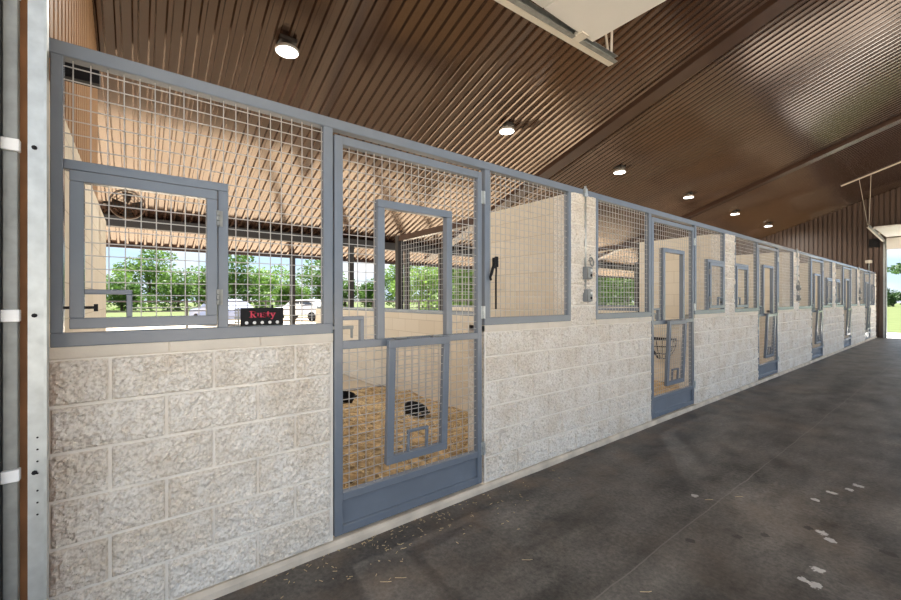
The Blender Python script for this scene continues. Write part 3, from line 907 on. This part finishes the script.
# bedding heaps (shavings and straw)
def bed_z(x, y, y0, k):
    u = (y-y0)
    z = .05 + .50*math.exp(-((x+2.35)/1.15)**2 - ((u-.9)/1.1)**2) + .16*math.exp(-((x+1.3)/.7)**2-((u-2.2)/.8)**2) + .12*math.exp(-((x+.8)/.5)**2-((u-1.0)/.9)**2)
    if k: z = .05 + (z-.05)*.55
    z += .05*mnoise.noise((x*2.2, y*2.2, k)) + .022*mnoise.noise((x*9, y*9, 3)) + .012*mnoise.noise((x*23, y*23, 5))
    return max(.01, z)
for k in range(NST):
    ya = Y0 if k == 0 else PIER[k-1][1]-.11
    yb = PIER[k][0]+.11
    res = .035 if k == 0 else .10
    x0, x1 = -3.7, -.21
    nx = int((x1-x0)/res); ny = int((yb-ya)/res)
    vs = [(x0+(x1-x0)*i/nx, ya+(yb-ya)*j/ny, bed_z(x0+(x1-x0)*i/nx, ya+(yb-ya)*j/ny, ya+.25, k)) for j in range(ny+1) for i in range(nx+1)]
    fs = [(j*(nx+1)+i, j*(nx+1)+i+1, (j+1)*(nx+1)+i+1, (j+1)*(nx+1)+i) for j in range(ny) for i in range(nx)]
    b = MB(); b.add(vs, fs)
    nb_ = 9000 if k == 0 else 700
    for _ in range(nb_):
        x = random.uniform(x0+.1, x1-.1); y = random.uniform(ya+.1, yb-.1); z = bed_z(x, y, ya+.25, k)+.004
        a = random.uniform(0, PI); l = random.uniform(.03, .085); e = random.uniform(-.35,.35)*l
        d = Vector((math.cos(a)*l, math.sin(a)*l, e)); s = Vector((-math.sin(a), math.cos(a), 0))*.0035
        p = Vector((x,y,z+abs(e)*.5))
        b.add([p-d/2-s, p+d/2-s, p+d/2+s, p-d/2+s, p+Vector((0,0,.003))], [(0,1,2,3),(0,1,4),(2,3,4)], 1)
    b.build('straw_bedding', [M['straw'], M['straw2']], kind='stuff',
            label=('golden straw heaped behind the nearest stall door','straw bedding behind the second stall door','straw bedding in the third stall','straw bedding in the fourth stall','straw bedding in the fifth stall','straw bedding in the last stall')[k], cat='straw')

def pan(x, y, label, r=.13, tilt=.35):
    z = bed_z(x, y, Y0+.25, 0)
    t = thing('feed_pan', label, 'pan', (x, y, z-.01)); t.rotation_euler = (tilt*.4, tilt, .6)
    q = MB(); q.lathe([(r*.75,0),(r,.10),(r*1.08,.11),(r*1.08,.12),(r*.98,.12),(r*.72,.015)], 20); q.build('tub', M['rubber'], t, smooth=False)
    q = MB(); q.tube([(r*1.0,-.05,.10),(r*1.22,-.03,.13),(r*1.22,.03,.13),(r*1.0,.05,.10)], .008, 6); q.build('handle', M['rubber'], t)
pan(-1.55, 2.50, 'black rubber pan half sunk in the straw behind the drop panel')
pan(-2.15, 1.93, 'small black tub on top of the straw heap, left side of the nearest door', .10, .2)
# corner feeder in the second stall
t = thing('hay_feeder', 'dark round wire feeder seen through the lower mesh of the second stall door', 'feeder', (-1.0, 7.389, .62))
q = MB()
for r, z in ((.24,.20),(.22,.08),(.17,-.05),(.09,-.14)): q.tube([(r*math.cos(a), -abs(r*math.sin(a))*1.0, z) for a in [PI*i/12 for i in range(13)]], .010, 6)
for i in range(9):
    a = PI*i/8; q.tube([(.24*math.cos(a), -.24*math.sin(a), .20), (.20*math.cos(a), -.20*math.sin(a), .02), (.09*math.cos(a), -.09*math.sin(a), -.14)], .007, 5)
q.build('basket', M['rubber'], t)
q = MB(); q.box(-.24,.24,-.012,.0,.18,.22); q.build('bracket', M['rubber'], t)

# ------------------------------------------------------------------ posts behind the stalls
for x, y, top, bot in ((XB, 4.47, None, -.06), (XB, 6.2, None, -.06), (XB, 7.42, None, -.06), (XB, 15.15, None, -.06), (EAVE+.05, 3.32, None, -.06), (EAVE+.05, 15.2, None, -.06)):
    z = RZ(x)-.05
    MB().box(x-.06, x+.06, y-.06, y+.06, bot, z).build('eave_post', M['darksteel'], kind='structure', bevel=.004)

# straw bits on the floor by the first door
sb_ = MB()
for _ in range(170):
    y = random.gauss(1.5,.5); x = .03+abs(random.gauss(0,.16))
    if y < 0: continue
    a = random.uniform(0,PI); l = random.uniform(.006,.025)
    d = Vector((math.cos(a)*l, math.sin(a)*l, 0)); sb_.bar(Vector((x,y,.0025))-d/2, Vector((x,y,.0025))+d/2, .0025, .0025)
for px, py in ((380,582),(395,578),(640,592),(522,560),(735,497),(705,500)):
    p = on_floor(px, py, .003); sb_.tube([p, p+Vector((.03,.03,.003)), p+Vector((.035,.05,0))], .0014, 5)
sb_.build('straw_bits', M['straw2'], kind='stuff', label='scattered straw bits on the dark floor by the nearest door', cat='straw')

# ------------------------------------------------------------------ yard: fence, cars, trees
def fence(p0, p1, label, zt=1.46, n=None):
    p0 = Vector(p0); p1 = Vector(p1); d = p1-p0
    t = thing('pipe_fence', label, 'fence', p0)
    n = n or max(2, int(d.length/2.6))
    for z in (zt, zt-.36, zt-.72, zt-1.08):
        q = MB(); q.tube([(0,0,z),(d.x,d.y,z)], .032 if z == zt else .022, 6); q.build('rail', M['fence'], t)
    for i in range(n+1):
        q = MB(); p = d*(i/n); q.tube([(p.x,p.y,-.06),(p.x,p.y,zt+.03)], .035, 8); q.build('post', M['fence'], t)
fence((-15.5,-4,0), (-15.5,26,0), 'long dark pipe fence running across the yard behind the stalls')
fence((-8.9,7.4,0), (-15.5,7.4,0), 'dark pipe fence leading out from the covered stalls into the yard')

def car(label, loc, rz, paint):
    t = thing('car', label, 'car', loc, rz)
    side = [(-2.35,.45),(-2.38,.85),(-2.2,.98),(-1.2,1.06),(-.55,1.55),(.9,1.62),(1.7,1.45),(2.2,1.02),(2.35,.9),(2.36,.42)]
    q = MB(); n = len(side)
    vs = []
    for yy in (-.9,-.78,.78,.9):
        for x, z in side:
            ins = .82 if z > 1.1 else 1
            vs.append((x if abs(yy) < .8 else x*.99, yy*ins, z if abs(yy) < .8 else (z if z < .5 else z-.05)))
    fs = [tuple(reversed(range(n))), tuple(range(3*n, 4*n))]
    for r in range(3):
        for i in range(n):
            j = (i+1) % n; fs.append((r*n+i, r*n+j, (r+1)*n+j, (r+1)*n+i))
    q.add(vs, fs); q.build('body', paint, t, bevel=.03)
    for sy in (-1, 1):
        for wn in ([(-1.05,1.10),(-.5,1.47),(.25,1.50),(.25,1.10)], [(.33,1.10),(.33,1.50),(.95,1.52),(1.65,1.12)]):
            q = MB(); q.add([(x, sy*.80, z) for x, z in wn]+[(x, sy*.70, z) for x, z in wn], [(0,1,2,3),(7,6,5,4),(0,4,5,1),(1,5,6,2),(2,6,7,3),(3,7,4,0)])
            q.build('side_window', M['glass'], t)
        for wx in (-1.45, 1.42):
            q = MB(); q.lathe([(.20,-.10),(.33,-.10),(.35,-.06),(.35,.06),(.33,.10),(.20,.10)], 20, (wx, sy*.82, .35), axis='y'); q.build('wheel', M['rubber'], t)
p = at_depth(303, 330, 31); car('white car parked in the yard, seen through the mesh right of the name sign', (p.x, p.y, -.06), math.radians(35), M['carpaint'])
p = at_depth(222, 330, 26); car('blue-grey car parked in the yard, seen just left of the name sign', (p.x, p.y, -.06), math.radians(20), M['carblue'])

def leafy(seed, h, rx, rz_, n, zc=None):
    rnd = random.Random(seed); q = MB()
    zc = zc or h*.52
    blobs = [(Vector((rnd.gauss(0,.42)*rx, rnd.gauss(0,.42)*rx, zc+rnd.gauss(0,.38)*rz_)), rnd.uniform(.35,.6)) for _ in range(16)]
    for _ in range(n):
        c, s = rnd.choice(blobs)
        v = Vector((rnd.gauss(0,1), rnd.gauss(0,1), rnd.gauss(0,1))).normalized()*(rnd.random()**.35)
        p = c + Vector((v.x*rx*s, v.y*rx*s, v.z*rz_*s))
        l = rnd.uniform(.16,.34); a = Vector((rnd.gauss(0,1), rnd.gauss(0,1), rnd.gauss(0,.6))).normalized(); b = a.cross(Vector((rnd.gauss(0,1), rnd.gauss(0,1), rnd.gauss(0,1)))).normalized()
        q.add([p-a*l, p-b*l*.5, p+a*l, p+b*l*.5], [(0,1,2,3)])
    return q
def trunk(h, r, seed):
    rnd = random.Random(seed); q = MB()
    q.tube([(0,0,-.1),(.05,.03,h*.3),(-.05,.05,h*.62)], [r, r*.75, r*.5], 8)
    for i in range(5):
        a = rnd.uniform(0,6.28); q.tube([(0,0,h*.4+i*.2),(math.cos(a)*h*.12, math.sin(a)*h*.12, h*.6),(math.cos(a)*h*.22, math.sin(a)*h*.22, h*.78)], [r*.45, r*.3, r*.12], 6)
    return q
protos = []
for i, (h, rx, rz_) in enumerate(((6.2,3.9,3.1),(5.4,3.6,2.8),(6.8,4.1,3.4))):
    t = thing('tree', 'leafy green tree in the tree line far behind the stalls', 'tree', (0,0,0), group='tree line behind the yard')
    leafy(20+i, h, rx, rz_, 3200).build('crown', M['leaf'], t); trunk(h, .24, i).build('trunk', M['bark'], t)
    protos.append(t)
placed = []
row = [(96,62),(122,60),(150,78),(178,60),(206,80),(234,60),(262,80),(290,60),(318,80),(345,72),(372,92),(398,66),(428,44),(452,58),(474,33),(505,60),(540,78),(580,50),(604,74),(628,92),(652,62)]
for i, (px, dep) in enumerate(row):
    p = at_depth(px, 300, dep); sca = random.uniform(.85,1.1)*(dep/64 if dep > 50 else .92)
    if 330 < px < 380: sca *= .7
    o = protos[i] if i < 3 else dup(protos[i % 3], (0,0,0))
    o.location = (p.x, p.y, -.06); o.rotation_euler = (0,0,random.uniform(0,6)); o.scale = (sca,)*3

t = thing('tree', 'dark spreading tree whose branch reaches into the top of the far doorway', 'tree', (0,0,0))
leafy(61, 8.5, 4.4, 1.0, 2000, 5.6).build('crown', M['leaf_dark'], t); trunk(8, .3, 9).build('trunk', M['bark'], t)
p = at_depth(934, 300, 50); t.location = (p.x, p.y, -.06)
for px, dep, lab, hh in ((893, 95, 'small round dark tree on the lawn past the far doorway', 4.2), (908, 80, 'second dark tree on the lawn, at the right edge of the doorway', 4.2), (880, 120, 'distant dark tree at the left edge of the far doorway', 5.0)):
    t = thing('tree', lab, 'tree', (0,0,0)); leafy(int(px), hh, 1.5, 1.7, 1400).build('crown', M['leaf_dark'], t); trunk(hh, .15, int(px)).build('trunk', M['bark'], t)
    p = at_depth(px, 300, dep); t.location = (p.x, p.y, -.06)

# ------------------------------------------------------------------ sky and sun
wd = bpy.data.worlds.new('sky'); sc.world = wd; wd.use_nodes = True
N, K = wd.node_tree.nodes, wd.node_tree.links
bg = N['Background']
tc = N.new('ShaderNodeTexCoord'); sp = N.new('ShaderNodeSeparateXYZ'); K.new(tc.outputs['Generated'], sp.inputs[0])
r = N.new('ShaderNodeValToRGB'); e = r.color_ramp.elements
e[0].position = .0; e[0].color = (.66,.80,.97,1); e[1].position = .60; e[1].color = (.80,.86,.95,1)
x = e.new(.10); x.color = (.55,.75,.97,1); x = e.new(.22); x.color = (.42,.64,.95,1); x = e.new(.36); x.color = (.72,.83,.98,1)
K.new(sp.outputs['Z'], r.inputs['Fac'])
mp = N.new('ShaderNodeMapping'); mp.inputs['Scale'].default_value = (2.2,2.2,7); K.new(tc.outputs['Generated'], mp.inputs['Vector'])
n = N.new('ShaderNodeTexNoise'); n.inputs['Scale'].default_value = 1.6; n.inputs['Detail'].default_value = 8; K.new(mp.outputs[0], n.inputs['Vector'])
cr = N.new('ShaderNodeValToRGB'); cr.color_ramp.elements[0].position = .50; cr.color_ramp.elements[1].position = .68
K.new(n.outputs['Fac'], cr.inputs['Fac'])
mx = N.new('ShaderNodeMixRGB'); K.new(cr.outputs['Color'], mx.inputs['Fac']); K.new(r.outputs['Color'], mx.inputs[1]); mx.inputs[2].default_value = (.98,.98,1,1)
K.new(mx.outputs[0], bg.inputs['Color']); bg.inputs['Strength'].default_value = .78

sd = bpy.data.lights.new('sun', 'SUN'); sd.energy = 13.0; sd.angle = .01; sd.color = (1,.96,.90)
so = bpy.data.objects.new('sun', sd); COL.objects.link(so)
tosun = Vector((-.46, .22, .86)).normalized()
so.rotation_euler = tosun.to_track_quat('Z', 'Y').to_euler(); so.location = (20, 10, 40)

# ------------------------------------------------------------------ colour management
sc.view_settings.view_transform = 'Standard'; sc.view_settings.look = 'None'
sc.view_settings.exposure = .74; sc.view_settings.gamma = 1; sc.view_settings.use_curve_mapping = False
sc.cycles.use_denoising = True
sc.cycles.max_bounces = 8; sc.cycles.diffuse_bounces = 6; sc.cycles.sample_clamp_indirect = 8
